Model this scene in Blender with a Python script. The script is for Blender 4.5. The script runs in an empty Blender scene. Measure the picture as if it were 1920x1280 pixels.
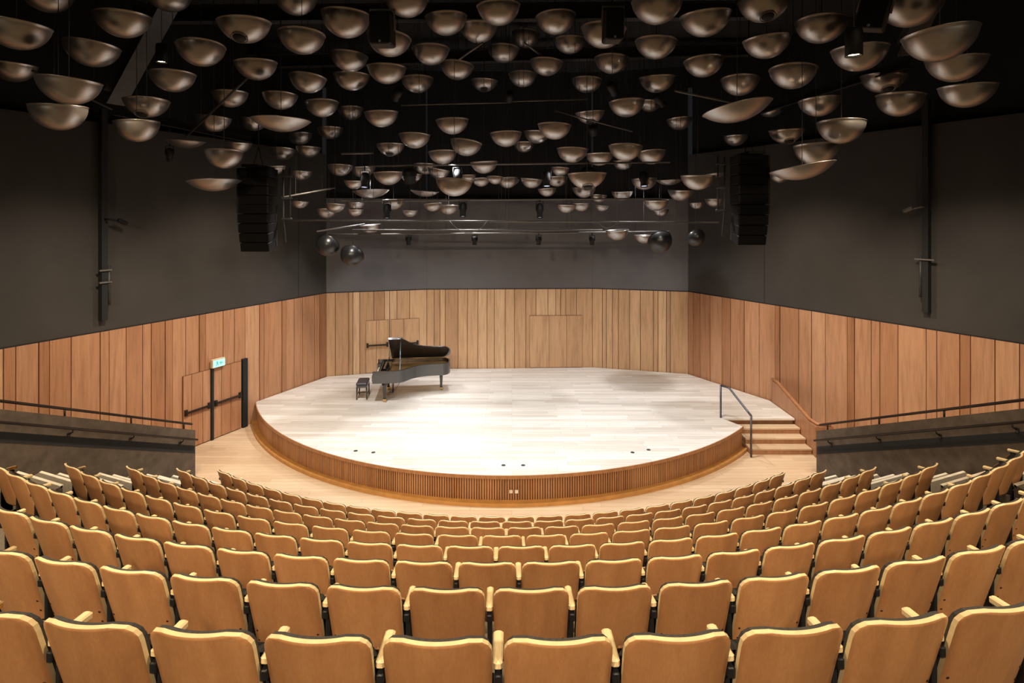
import bpy, math, random
from mathutils import Vector, Matrix
R = math.radians
random.seed(7)
sc = bpy.context.scene
col = sc.collection
F = 1050.0           # focal length in pixels of the 1920x1280 frame
EYE = 6.22           # camera height above the flat floor
HOR = 405.0          # row of the eye level
STG = 0.62           # stage height

def P(x, y, d):      # survey: the point seen at (x, y), d metres in front of the camera
    return Vector(((x - 960) / F * d, d, EYE - (y - HOR) / F * d))

# ------------------------------------------------------------------ helpers
class MB:
    def __init__(self): self.v = []; self.f = []; self.m = []; self.t = []; self.sm = []
    def add(self, vs, fs, mi=0, tone=0.5, smooth=False):
        o = len(self.v); self.v += [tuple(p) for p in vs]
        for f in fs:
            self.f.append([i + o for i in f]); self.m.append(mi); self.t.append(tone); self.sm.append(smooth)
        return self
    def box(self, c, s, rot=None, mi=0, tone=0.5):
        hx, hy, hz = s[0] / 2, s[1] / 2, s[2] / 2
        vs = [Vector((x, y, z)) for x in (-hx, hx) for y in (-hy, hy) for z in (-hz, hz)]
        if rot is not None: vs = [rot @ v for v in vs]
        c = Vector(c)
        return self.add([v + c for v in vs], [(0, 1, 3, 2), (4, 6, 7, 5), (0, 4, 5, 1), (2, 3, 7, 6), (0, 2, 6, 4), (1, 5, 7, 3)], mi, tone)
    def rbox(self, c, s, b, rot=None, mi=0, tone=0.5):
        # box with chamfered edges
        hx, hy, hz = s[0] / 2, s[1] / 2, s[2] / 2; b = min(b, hx * .9, hy * .9, hz * .9)
        c = Vector(c)
        def ring(z, ins):
            x, y = hx - ins, hy - ins; k = b
            return [(x - k, -y, z), (x, -y + k, z), (x, y - k, z), (x - k, y, z), (-x + k, y, z), (-x, y - k, z), (-x, -y + k, z), (-x + k, -y, z)]
        rs = [ring(-hz, b), ring(-hz + b, 0), ring(hz - b, 0), ring(hz, b)]
        vs = [Vector(p) for r in rs for p in r]
        if rot is not None: vs = [rot @ v for v in vs]
        fs = []
        for r in range(3):
            for i in range(8):
                j = (i + 1) % 8
                fs.append((r * 8 + i, r * 8 + j, r * 8 + 8 + j, r * 8 + 8 + i))
        fs.append(tuple(range(7, -1, -1))); fs.append(tuple(range(24, 32)))
        return self.add([v + c for v in vs], fs, mi, tone)
    def tube(self, pts, r, n=8, mi=0, closed=False, tone=.5):
        pts = [Vector(p) for p in pts]; rings = []
        rr = r if isinstance(r, (list, tuple)) else [r] * len(pts)
        prev = None
        for i, p in enumerate(pts):
            a = pts[i - 1] if (i > 0 or closed) else p
            b = pts[(i + 1) % len(pts)] if (i < len(pts) - 1 or closed) else p
            d = (b - a).normalized()
            if prev is None:
                up = Vector((0, 0, 1)) if abs(d.z) < .9 else Vector((1, 0, 0))
                u = d.cross(up).normalized()
            else:
                u = (prev - d * prev.dot(d)).normalized()
            prev = u; w = d.cross(u)
            rings.append([p + (u * math.cos(2 * math.pi * k / n) + w * math.sin(2 * math.pi * k / n)) * rr[i] for k in range(n)])
        vs = [v for rg in rings for v in rg]; fs = []
        m = len(pts)
        for i in range(m if closed else m - 1):
            for k in range(n):
                l = (k + 1) % n; j = (i + 1) % m
                fs.append((i * n + k, i * n + l, j * n + l, j * n + k))
        if not closed:
            fs.append(tuple(range(n - 1, -1, -1))); fs.append(tuple((m - 1) * n + k for k in range(n)))
        return self.add(vs, fs, mi, tone, True)
    def lathe(self, prof, n=24, c=(0, 0, 0), rot=None, mi=0, smooth=True):
        # prof: list of (r, z); closed at r == 0 ends
        vs = []; c = Vector(c)
        for r, z in prof:
            for k in range(n):
                a = 2 * math.pi * k / n
                v = Vector((r * math.cos(a), r * math.sin(a), z))
                if rot is not None: v = rot @ v
                vs.append(v + c)
        fs = []
        for i in range(len(prof) - 1):
            for k in range(n):
                l = (k + 1) % n
                fs.append((i * n + k, i * n + l, (i + 1) * n + l, (i + 1) * n + k))
        return self.add(vs, fs, mi, .5, smooth)
    def prism(self, poly, z0, z1, mi=0, tone=.5, mtop=None):
        # polygon in plan (counter-clockwise), extruded up
        n = len(poly)
        vs = [(p[0], p[1], z0) for p in poly] + [(p[0], p[1], z1) for p in poly]
        fs = [(i, (i + 1) % n, n + (i + 1) % n, n + i) for i in range(n)]
        self.add(vs, fs + [tuple(range(n - 1, -1, -1))], mi, tone)
        o = len(self.v) - n
        self.f.append(list(range(o, o + n))); self.m.append(mi if mtop is None else mtop); self.t.append(tone); self.sm.append(False)
        return self
    def build(self, name, mats, parent=None, loc=None, rot=None, link=True):
        me = bpy.data.meshes.new(name)
        me.from_pydata(self.v, [], self.f); me.update()
        if not isinstance(mats, (list, tuple)): mats = [mats]
        for m in mats: me.materials.append(m)
        me.polygons.foreach_set('material_index', self.m)
        me.polygons.foreach_set('use_smooth', self.sm)
        at = me.attributes.new('tone', 'FLOAT', 'FACE'); at.data.foreach_set('value', self.t)
        me.update()
        o = bpy.data.objects.new(name, me)
        if link: col.objects.link(o)
        if parent is not None: o.parent = parent
        if loc is not None: o.location = loc
        if rot is not None: o.rotation_euler = rot
        return o

def tag(o, label=None, cat=None, group=None, kind=None):
    if label: o['label'] = label
    if cat: o['category'] = cat
    if group: o['group'] = group
    if kind: o['kind'] = kind
    return o
def empty(name, loc, rz=0.0, rot=None):
    o = bpy.data.objects.new(name, None); col.objects.link(o)
    o.location = loc; o.rotation_euler = rot if rot is not None else (0, 0, rz)
    o.empty_display_size = .1
    return o
def copy_tree(o, parent=None):
    c = o.copy(); col.objects.link(c)
    if parent is not None: c.parent = parent
    for ch in list(o.children): copy_tree(ch, c)
    return c
def struct(o): o['kind'] = 'structure'; return o
ORD = ['zeroth', 'first', 'second', 'third', 'fourth', 'fifth', 'sixth', 'seventh', 'eighth', 'ninth', 'tenth', 'eleventh', 'twelfth',
       'thirteenth', 'fourteenth', 'fifteenth', 'sixteenth', 'seventeenth', 'eighteenth', 'nineteenth', 'twentieth', 'twenty-first',
       'twenty-second', 'twenty-third', 'twenty-fourth', 'twenty-fifth', 'twenty-sixth', 'twenty-seventh', 'twenty-eighth', 'twenty-ninth']

# ------------------------------------------------------------------ materials
def base(name, c=(.5, .5, .5), rough=.5, metal=0., spec=.5):
    m = bpy.data.materials.new(name); m.use_nodes = True
    b = m.node_tree.nodes['Principled BSDF']
    b.inputs['Base Color'].default_value = (*c, 1); b.inputs['Roughness'].default_value = rough
    b.inputs['Metallic'].default_value = metal; b.inputs['Specular IOR Level'].default_value = spec
    return m, m.node_tree.nodes, m.node_tree.links, b
def mixc(N, L, fac, a, b_, mode='MIX'):
    x = N.new('ShaderNodeMix'); x.data_type = 'RGBA'; x.blend_type = mode
    for s, v in ((x.inputs[0], fac), (x.inputs[6], a), (x.inputs[7], b_)):
        if hasattr(v, 'is_linked') or hasattr(v, 'links'): L.new(v, s)
        elif isinstance(v, (tuple, list)): s.default_value = (*v, 1)
        else: s.default_value = v
    return x.outputs[2]
def coords(N, L, scale, kind='Object', loc=None):
    t = N.new('ShaderNodeTexCoord'); mp = N.new('ShaderNodeMapping')
    mp.inputs['Scale'].default_value = scale
    L.new(t.outputs[kind], mp.inputs['Vector'])
    if loc is not None: L.new(loc, mp.inputs['Location'])
    return mp.outputs['Vector']
def noise(N, L, vec, scale, detail=4, rough=.55):
    n = N.new('ShaderNodeTexNoise'); n.inputs['Scale'].default_value = scale; n.inputs['Detail'].default_value = detail
    n.inputs['Roughness'].default_value = rough
    L.new(vec, n.inputs['Vector']); return n.outputs['Fac']
def ramp(N, L, fac, stops):
    r = N.new('ShaderNodeValToRGB'); L.new(fac, r.inputs['Fac'])
    e = r.color_ramp.elements
    e[0].position, e[0].color = stops[0][0], (*stops[0][1], 1)
    e[1].position, e[1].color = stops[-1][0], (*stops[-1][1], 1)
    for p, c in stops[1:-1]:
        q = e.new(p); q.color = (*c, 1)
    return r.outputs['Color']
def bump(N, L, b, h, strength=.1, dist=.01):
    n = N.new('ShaderNodeBump'); n.inputs['Strength'].default_value = strength; n.inputs['Distance'].default_value = dist
    L.new(h, n.inputs['Height']); L.new(n.outputs['Normal'], b.inputs['Normal'])
def plain(name, c, rough=.5, metal=0., var=.15, scale=6., spec=.5):
    m, N, L, b = base(name, c, rough, metal, spec)
    n = noise(N, L, coords(N, L, (1, 1, 1)), scale)
    cc = ramp(N, L, n, [(.3, tuple(x * (1 - var) for x in c)), (.7, tuple(min(1, x * (1 + var)) for x in c))])
    L.new(cc, b.inputs['Base Color'])
    return m
def emit(name, c, s):
    m, N, L, b = base(name, c, .4)
    b.inputs['Emission Color'].default_value = (*c, 1); b.inputs['Emission Strength'].default_value = s
    return m

def board_wood(name, lo, mid, hi, rough=.42, grain=(7, 7, .55)):
    # vertical boards: face attribute 'tone' picks each board's own colour
    m, N, L, b = base(name, mid, rough, 0, .35)
    a = N.new('ShaderNodeAttribute'); a.attribute_name = 'tone'
    cmb = N.new('ShaderNodeCombineXYZ')
    mul = N.new('ShaderNodeMath'); mul.operation = 'MULTIPLY'; mul.inputs[1].default_value = 37.
    L.new(a.outputs['Fac'], mul.inputs[0])
    for i in range(3): L.new(mul.outputs[0], cmb.inputs[i])
    v = coords(N, L, grain, 'Object', cmb.outputs[0])
    n1 = noise(N, L, v, 1.6, 5, .6)
    v2 = coords(N, L, (40, 40, 1.1), 'Object', cmb.outputs[0])
    n2 = noise(N, L, v2, 1.5, 3)
    tone = ramp(N, L, a.outputs['Fac'], [(0, lo), (.5, mid), (1, hi)])
    dark = ramp(N, L, n1, [(.25, (.70, .66, .62)), (.5, (.95, .95, .95)), (.78, (1.12, 1.1, 1.08))])
    c1 = mixc(N, L, 1.0, tone, dark, 'MULTIPLY')
    fine = ramp(N, L, n2, [(.35, (.84, .82, .8)), (.65, (1.05, 1.05, 1.05))])
    c2 = mixc(N, L, .7, c1, fine, 'MULTIPLY')
    L.new(c2, b.inputs['Base Color'])
    bump(N, L, b, n2, .08, .004)
    return m

def plank_floor(name, ca, cb, mortar, rough=.35, w=2.1, h=.14):
    m, N, L, b = base(name, ca, rough, 0, .4)
    v = coords(N, L, (1, 1, 1))
    br = N.new('ShaderNodeTexBrick')
    br.inputs['Color1'].default_value = (*ca, 1); br.inputs['Color2'].default_value = (*cb, 1); br.inputs['Mortar'].default_value = (*mortar, 1)
    br.inputs['Scale'].default_value = 1.; br.inputs['Brick Width'].default_value = w; br.inputs['Row Height'].default_value = h
    br.inputs['Mortar Size'].default_value = .0035; br.inputs['Mortar Smooth'].default_value = .3; br.inputs['Bias'].default_value = -.15
    br.offset = .37; br.offset_frequency = 2; br.squash = .8; br.squash_frequency = 3
    L.new(v, br.inputs['Vector'])
    n = noise(N, L, coords(N, L, (.7, 14, 1)), 2.2, 5, .6)
    g = ramp(N, L, n, [(.3, (.82, .79, .75)), (.6, (1.03, 1.03, 1.03))])
    c = mixc(N, L, .8, br.outputs['Color'], g, 'MULTIPLY')
    L.new(c, b.inputs['Base Color'])
    return m

def seat_ply():
    m, N, L, b = base('seat_plywood', (.45, .2, .08), .38, 0, .4)
    oi = N.new('ShaderNodeObjectInfo')
    mul = N.new('ShaderNodeMath'); mul.operation = 'MULTIPLY'; mul.inputs[1].default_value = 51.
    L.new(oi.outputs['Random'], mul.inputs[0])
    cmb = N.new('ShaderNodeCombineXYZ')
    for i in range(3): L.new(mul.outputs[0], cmb.inputs[i])
    v = coords(N, L, (5, 2, .9), 'Object', cmb.outputs[0])
    n1 = noise(N, L, v, 1.6, 5, .6)
    n2 = noise(N, L, coords(N, L, (45, 45, 3), 'Object', cmb.outputs[0]), 2, 3)
    c = ramp(N, L, n1, [(.25, (.44, .205, .084)), (.5, (.52, .252, .105)), (.75, (.60, .305, .13))])
    f = ramp(N, L, n2, [(.35, (.88, .86, .84)), (.65, (1.04, 1.04, 1.04))])
    c = mixc(N, L, .6, c, f, 'MULTIPLY')
    r = ramp(N, L, oi.outputs['Random'], [(0, (.9, .88, .86)), (1, (1.08, 1.08, 1.06))])
    c = mixc(N, L, 1., c, r, 'MULTIPLY')
    L.new(c, b.inputs['Base Color'])
    return m

M = {}
M['ply'] = seat_ply()
M['pale'] = plain('pale_beech_edge', (.84, .66, .37), .42, 0, .1, 14)
M['fabric'] = plain('charcoal_fabric', (.045, .042, .04), .95, 0, .25, 60)
M['steel'] = plain('black_steel', (.02, .02, .022), .45, .3, .2)
M['screw'] = plain('dark_screw', (.06, .03, .02), .4, .6)
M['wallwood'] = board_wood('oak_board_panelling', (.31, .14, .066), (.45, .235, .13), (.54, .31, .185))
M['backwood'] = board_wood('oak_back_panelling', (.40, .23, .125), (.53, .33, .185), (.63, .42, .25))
M['groove'] = plain('panel_groove_brown', (.16, .065, .025), .8)
M['riser'] = board_wood('oak_riser_slats', (.33, .155, .07), (.44, .22, .10), (.52, .28, .14))
M['riserback'] = plain('oak_riser_backing', (.26, .125, .055), .6)
M['kerb'] = plain('amber_oak_kerb', (.52, .26, .075), .4)
M['stage'] = plank_floor('pale_oak_stage_planks', (.78, .755, .72), (.58, .54, .49), (.40, .35, .31), .33, 2.0, .15)
M['floor'] = plank_floor('warm_lit_oak_floor_planks', (.66, .50, .34), (.56, .40, .26), (.33, .22, .13), .35, 2.4, .16)  # same timber as the stage, warm house light painted into its tone
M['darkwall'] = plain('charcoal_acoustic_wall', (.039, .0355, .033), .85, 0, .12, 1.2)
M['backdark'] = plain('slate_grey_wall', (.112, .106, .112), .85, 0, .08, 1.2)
M['seam'] = plain('black_paint', (.008, .008, .009), .8)
M['void'] = plain('black_ceiling_void', (.004, .0045, .006), .9)
M['carpet'] = plain('olive_grey_carpet', (.15, .125, .09), .95, 0, .3, 40)
M['nosing'] = plain('pale_step_nosing', (.75, .68, .55), .6)
M['parapet'] = plain('dark_stained_panel', (.095, .071, .052), .7, 0, .3, 5)
M['band'] = plain('handrail_shadow_band', (.020, .020, .022), .9)
M['rail'] = plain('dark_bronze_rail', (.035, .026, .022), .4, .5)
M['woodrail'] = board_wood('oak_handrail', (.30, .12, .05), (.40, .18, .08), (.46, .22, .1), .35)
M['pipe'] = plain('grey_steel_pipe', (.13, .125, .12), .55, .3)
M['darkpipe'] = plain('dark_steel_beam', (.045, .045, .048), .5, .4)
M['black'] = plain('matt_black_metal', (.006, .006, .0065), .6, 0, .1, 6, .25)
M['grille'] = plain('black_speaker_grille', (.004, .004, .0045), .8, 0, .1, 6, .15)
M['boxbrown'] = plain('brown_black_cabinet', (.028, .022, .018), .6, 0, .1, 6, .3)
M['greyrail'] = plain('blue_grey_steel', (.10, .105, .12), .35, .7)
M['lac'] = plain('black_piano_lacquer', (.022, .021, .022), .16, 0, .1, 3, 1.0)
M['brass'] = plain('brass_fittings', (.60, .42, .16), .3, .9)
M['gold'] = plain('gold_iron_plate', (.50, .30, .12), .35, .7)
M['ivory'] = plain('ivory_keys', (.85, .83, .78), .35)
M['chrome'] = plain('polished_steel_prop', (.35, .45, .6), .25, .8)
M['leather'] = plain('dark_leather', (.03, .033, .045), .4)
M['signcase'] = plain('cream_sign_case', (.62, .52, .36), .5)
M['signpanel'] = emit('lit_sign_panel', (.38, .95, .82), .55)
M['signmark'] = emit('green_sign_mark', (.03, .45, .36), .25)
M['warmlamp'] = emit('warm_lamp_disc', (1., .78, .45), 30.)
M['lens'] = emit('cool_lamp_lens', (.6, .72, 1.), .6)
M['doorgap'] = M['seam']
M['warm_glass'] = plain('amber_glass', (.5, .3, .16), .3)
M['white'] = plain('white_plate', (.7, .66, .6), .5)

def bowl_metal():
    m, N, L, b = base('brown_lacquered_metal', (.1, .09, .085), .3, .92, .5)
    n = noise(N, L, coords(N, L, (1, 1, 1)), 5, 4)
    c = ramp(N, L, n, [(.3, (.345, .325, .32)), (.7, (.375, .355, .35))])
    L.new(c, b.inputs['Base Color'])
    n2 = noise(N, L, coords(N, L, (1, 1, 1)), 9, 3)
    r = ramp(N, L, n2, [(.3, (.315, .315, .315)), (.7, (.335, .335, .335))])
    L.new(r, b.inputs['Roughness'])
    return m
M['bowl'] = bowl_metal()
M['ball'] = plain('black_lacquered_metal', (.018, .018, .019), .3, .3, .1, 5, .8)

# ------------------------------------------------------------------ plan of the hall
LA = Vector((-6.5, 19.6)); LS = .469      # left wall: x falls by LS per metre towards the camera
RA = Vector((6.28, 19.95)); RS = .55
B2 = Vector((-3.13, 20.55)); B3 = Vector((2.99, 20.8))
YB = -4.5                                  # back of the hall, behind the camera
def lwall(y): return Vector((LA.x - LS * (LA.y - y), y))
def rwall(y): return Vector((RA.x + RS * (RA.y - y), y))
LE, RE = lwall(YB), rwall(YB)
WOODTOP = EYE - 2.70
DARKTOP = 8.4
CEIL = 11.6

fl = MB(); fl.add([(LE.x, YB, 0), (RE.x, YB, 0), (RA.x, RA.y, 0), (B3.x, B3.y, 0), (B2.x, B2.y, 0), (LA.x, LA.y, 0)], [(0, 1, 2, 3, 4, 5)])
struct(fl.build('floor', M['floor']))
ce = MB(); ce.box((1, 8.5, CEIL + .05), (46, 30, .1)); struct(ce.build('ceiling', M['void']))

def px_on_wall(a, d, px):
    # distance along the wall (start a, unit direction d, plan) where image column px meets it
    k = (px - 960) / F
    # a.x + t d.x = k (a.y + t d.y)
    return (k * a.y - a.x) / (d.x - k * d.y)

def panel_wall(name, a, b, nrm, bounds, z0, z1, mat, seed, narrow=.16):
    rnd = random.Random(seed)
    d = (b - a); ln = d.length; d = d / ln
    mb = MB()
    rot = Matrix.Rotation(math.atan2(d.y, d.x), 3, 'Z')
    mid = a + d * ln / 2 - nrm * .06
    mb.box((mid.x, mid.y, (z0 + z1) / 2), (ln, .08, z1 - z0), rot, 1)       # dark backing seen in the grooves
    for s, e in zip(bounds[:-1], bounds[1:]):
        w = e - s
        if w < .02: continue
        slim = w < narrow
        th = .045 if slim else .026 + rnd.random() * .008
        tone = rnd.uniform(.12, .45) if slim else min(1, max(0, rnd.gauss(.55, .24)))
        g = .010
        c = a + d * (s + w / 2) + nrm * (th / 2 - .02)
        mb.box((c.x, c.y, (z0 + z1) / 2), (w - 2 * g, th, z1 - z0), rot, 0, tone)
    return struct(mb.build(name, [mat, M['groove']]))

def fill_bounds(known, s, e, rnd, wide=(.18, .62)):
    known = sorted(k for k in known if s < k < e)
    out = [s]
    def fill(to):
        while to - out[-1] > wide[1] * 1.25:
            out.append(out[-1] + rnd.uniform(*wide))
        if to - out[-1] < .05 and len(out) > 1: out.pop()
        out.append(to)
    for k in known: fill(k)
    fill(e)
    return out

rnd = random.Random(3)
dl = (LE - LA).normalized(); nl = Vector((-dl.y, dl.x))
if nl.dot(Vector((1, 0))) < 0: nl = -nl
dr = (RE - RA).normalized(); nr = Vector((-dr.y, dr.x))
if nr.dot(Vector((-1, 0))) < 0: nr = -nr
lpx = [6, 29, 72, 92, 133, 187, 204, 236, 267, 283, 309, 323, 348, 373, 385, 418, 439, 459, 486, 494, 503, 528, 536, 551, 567, 589, 599]
lb = fill_bounds([px_on_wall(LA, dl, p) for p in lpx], 0, (LE - LA).length, rnd)
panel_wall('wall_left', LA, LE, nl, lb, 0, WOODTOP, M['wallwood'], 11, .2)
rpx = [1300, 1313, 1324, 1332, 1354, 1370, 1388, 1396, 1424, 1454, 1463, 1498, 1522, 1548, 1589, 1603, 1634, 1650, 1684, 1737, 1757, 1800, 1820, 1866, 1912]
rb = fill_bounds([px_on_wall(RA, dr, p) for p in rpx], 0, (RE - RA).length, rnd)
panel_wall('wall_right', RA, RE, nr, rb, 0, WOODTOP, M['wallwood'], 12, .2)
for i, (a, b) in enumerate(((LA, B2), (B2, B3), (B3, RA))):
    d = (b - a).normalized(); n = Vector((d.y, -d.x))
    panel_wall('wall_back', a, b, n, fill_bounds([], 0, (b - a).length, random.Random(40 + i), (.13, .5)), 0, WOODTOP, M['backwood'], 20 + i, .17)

def slab(name, a, b, nrm, z0, z1, mat, off=0., th=.1, seams=()):
    d = (b - a); ln = d.length; d /= ln
    rot = Matrix.Rotation(math.atan2(d.y, d.x), 3, 'Z')
    c = a + d * ln / 2 + nrm * (off - th / 2)
    mb = MB(); mb.box((c.x, c.y, (z0 + z1) / 2), (ln, th, z1 - z0), rot)
    for s in seams:
        q = a + d * s + nrm * (off + .001)
        mb.box((q.x, q.y, (z0 + z1) / 2), (.02, .006, z1 - z0), rot, 1)
    return struct(mb.build(name, [mat, M['seam']]))
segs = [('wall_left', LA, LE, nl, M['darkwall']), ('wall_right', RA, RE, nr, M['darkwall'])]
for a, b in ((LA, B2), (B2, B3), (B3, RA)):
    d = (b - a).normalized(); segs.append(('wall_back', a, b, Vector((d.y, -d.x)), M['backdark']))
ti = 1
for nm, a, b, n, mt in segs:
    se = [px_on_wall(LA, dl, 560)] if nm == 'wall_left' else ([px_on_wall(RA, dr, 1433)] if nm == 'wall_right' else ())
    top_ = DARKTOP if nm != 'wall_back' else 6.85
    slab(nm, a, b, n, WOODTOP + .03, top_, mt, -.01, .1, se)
    slab('trim_%d' % ti, a, b, n, WOODTOP, WOODTOP + .03, M['seam'], .0, .1); ti += 1   # dark cap strip on top of the panelling
    slab(nm, a, b, n, top_, CEIL, M['void'], -.2, .1)
rear = MB(); rear.box(((LE.x + RE.x) / 2, YB - .1, CEIL / 2), (RE.x - LE.x, .2, CEIL)); struct(rear.build('wall_rear', M['darkwall']))

# ------------------------------------------------------------------ stage
SC = Vector((-.13, 20.5)); SR = 8.4
def circ_pts(r, a0, a1, n):
    return [Vector((SC.x + r * math.sin(a0 + (a1 - a0) * i / n), SC.y - r * math.cos(a0 + (a1 - a0) * i / n))) for i in range(n + 1)]
def left_end(r):
    a = -R(40)
    while a > -R(89):
        p = Vector((SC.x + r * math.sin(a), SC.y - r * math.cos(a)))
        if p.x < lwall(p.y).x + .06: break
        a -= R(.1)
    return a
aL = left_end(SR)
NOT = Vector((6.15, 14.92))                      # right front corner of the stage
aR = math.atan2(NOT.x - SC.x, SC.y - NOT.y)
SR2 = (NOT - SC).length
arc = circ_pts(SR, aL, aR, 120)
STEPY = 15.5
outline = arc + [Vector((5.83, STEPY)), Vector((7.82, STEPY)), Vector((7.82, 17.0)), Vector((RA.x - .05, RA.y - .08)), Vector((B3.x, B3.y - .06)), Vector((B2.x, B2.y - .06)), Vector((LA.x + .05, LA.y - .05))]
st = empty('stage', (0, 15, 0))
tag(st, 'round timber stage with pale plank deck and slatted wooden front edge', 'stage')
def at_stage(p): return (p[0], p[1] - 15)
mb = MB(); mb.prism([at_stage(p) for p in outline], STG - .05, STG)
mb.build('deck', M['stage'], st)
core = circ_pts(SR - .07, aL + .01, aR - .005, 120) + [Vector((5.78, STEPY + .05)), Vector((7.80, STEPY + .05))] + [Vector((p.x, p.y)) for p in outline[-5:]]
mb = MB(); mb.prism([at_stage(p) for p in core], 0.0, STG - .052); mb.build('stage_base', M['riserback'], st)
# slatted riser
mb = MB(); n = 300; rr = random.Random(5)
grp = 0; gt = .5
for i in range(n):
    a = aL + (aR - aL) * (i + .5) / n
    if i % 14 == 0: gt = rr.uniform(.3, .8)
    c = SC + Vector((math.sin(a), -math.cos(a))) * (SR - .045)
    wd = SR * (aR - aL) / n
    mb.box((c.x, c.y - 15, (.06 + STG - .09) / 2 + .01), (wd * .62, .05, STG - .13), Matrix.Rotation(a, 3, 'Z'), 0, min(1, max(0, gt + rr.uniform(-.18, .18))))
mb.build('slatted_riser', M['riser'], st)
def arc_strip(r0, r1, z0, z1, a0, a1, n=120):
    o = circ_pts(r1, a0, a1, n); i_ = circ_pts(r0, a0, a1, n)
    return [at_stage(p) for p in o + i_[::-1]], z0, z1
mb = MB()
def strip(mb, r0, r1, z0, z1, a0, a1, n=120, tone=.5):
    o = circ_pts(r1, a0, a1, n); q = circ_pts(r0, a0, a1, n)
    for k in range(n):
        mb.prism([at_stage(o[k]), at_stage(o[k + 1]), at_stage(q[k + 1]), at_stage(q[k])], z0, z1, 0, tone)
    return mb
strip(MB(), SR - .04, SR + .02, STG - .075, STG - .002, aL, aR, tone=.45).build('nosing', M['riser'], st)
strip(MB(), SR - .03, SR + .13, 0, .075, aL, aR).build('kerb', M['kerb'], st)
pl = MB(); a = math.atan2(.02, 1); c = SC + Vector((math.sin(.02), -math.cos(.02))) * (SR + .004)
pl.box((c.x - .06, c.y - 15, .27), (.07, .012, .07)); pl.box((c.x + .06, c.y - 15, .27), (.07, .012, .07))
tag(pl.build('socket_plate', M['white'], st), 'small pale socket plates on the riser')

# floor socket lids on the deck
sock = [(667, 845, 'left of the stage front, outer of a pair'), (700, 848, 'left of the stage front, inner of a pair'),
        (944, 872, 'middle of the stage front, left of a pair'), (981, 872, 'middle of the stage front, right of a pair'),
        (1186, 848, 'right of the stage front, inner of a pair'), (1216, 843, 'right of the stage front, outer of a pair')]
for x, y, w in sock:
    d = (EYE - STG) * F / (y - HOR); p = P(x, y, d)
    m_ = MB(); m_.lathe([(0, .012), (.03, .012), (.045, .006), (.05, 0)], 14)
    o = m_.build('floor_socket', M['steel'], None, (p.x, p.y, STG))
    tag(o, 'small dark floor socket at ' + w, 'socket', 'floor sockets on the stage')

# steps up to the stage on the right
sp = empty('stage_steps', (7, 15, 0)); tag(sp, 'short flight of wooden steps from the floor up to the right of the stage', 'steps')
XW = 7.82
for k, (y0, h) in enumerate(((14.60, .155), (14.90, .31), (15.20, .465))):
    mb = MB()
    xl = SC.x + math.sqrt((SR + .0) ** 2 - (SC.y - max(y0, 14.95)) ** 2) - .28
    xl = 6.22 if k < 2 else 6.0
    mb.box(((xl + XW) / 2 - 7, (y0 + STEPY) / 2 - 15, h - .02), (XW - xl, STEPY - y0, .04), None, 0)
    mb.box(((xl + XW) / 2 - 7, (y0 + .02 + STEPY) / 2 - 15, (h - .155 + h - .04) / 2), (XW - xl, STEPY - y0 - .02, .115), None, 1)
    mb.build('step', [M['floor'], M['wallwood']], sp)

bl = empty('balustrade', (7.8, 15.5, 0)); tag(bl, 'solid wooden stair balustrade with sloping oak handrail right of the stage steps', 'balustrade')
mb = MB()
prof = [(14.5, 0), (16.9, 0), (16.9, 1.26), (16.6, 1.24), (14.85, .80), (14.5, .79)]
for x0, x1 in ((7.84, 7.95),):
    n = len(prof)
    vs = [(x0 - 7.8, y - 15.5, z) for y, z in prof] + [(x1 - 7.8, y - 15.5, z) for y, z in prof]
    mb.add(vs, [tuple(range(n)), tuple(range(2 * n - 1, n - 1, -1))] + [(i, n + i, n + (i + 1) % n, (i + 1) % n) for i in range(n)], 0, .3)
# end pier turned towards the parapet
mb.box((8.05 - 7.8, 14.46 - 15.5, .395), (.46, .08, .79), None, 0, .25)
mb.build('panel', M['wallwood'], bl)
MB().tube([(.07, 1.42, 1.30), (.085, 1.08, 1.285), (.09, -.66, .845), (.12, -.98, .825), (.42, -1.04, .825)], .045, 10).build('handrail', M['woodrail'], bl)

hr = empty('handrail', (6, 15, 0)); tag(hr, 'slim grey metal handrail with two posts at the stage steps', 'handrail')
def hp(p): return (p[0] - 6, p[1] - 15, p[2])
t1 = P(1352, 722, 15.56); t1.z = 1.52; b2 = P(1408, 857, 14.45)
pa = (5.80, 15.56, STG); pt = (5.80, 15.56, 1.52); pt2 = (5.98, 15.42, 1.49); pe = (6.17, 14.45, 1.07); pb = (6.17, 14.45, 0)
MB().tube([hp(pt), hp(pt2), hp((6.13, 14.68, 1.16)), hp(pe)], .028, 10).build('rail', M['greyrail'], hr)
MB().tube([hp(pa), hp(pt)], .026, 10).build('post', M['greyrail'], hr)
MB().tube([hp(pb), hp(pe)], .026, 10).build('post', M['greyrail'], hr)

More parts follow.
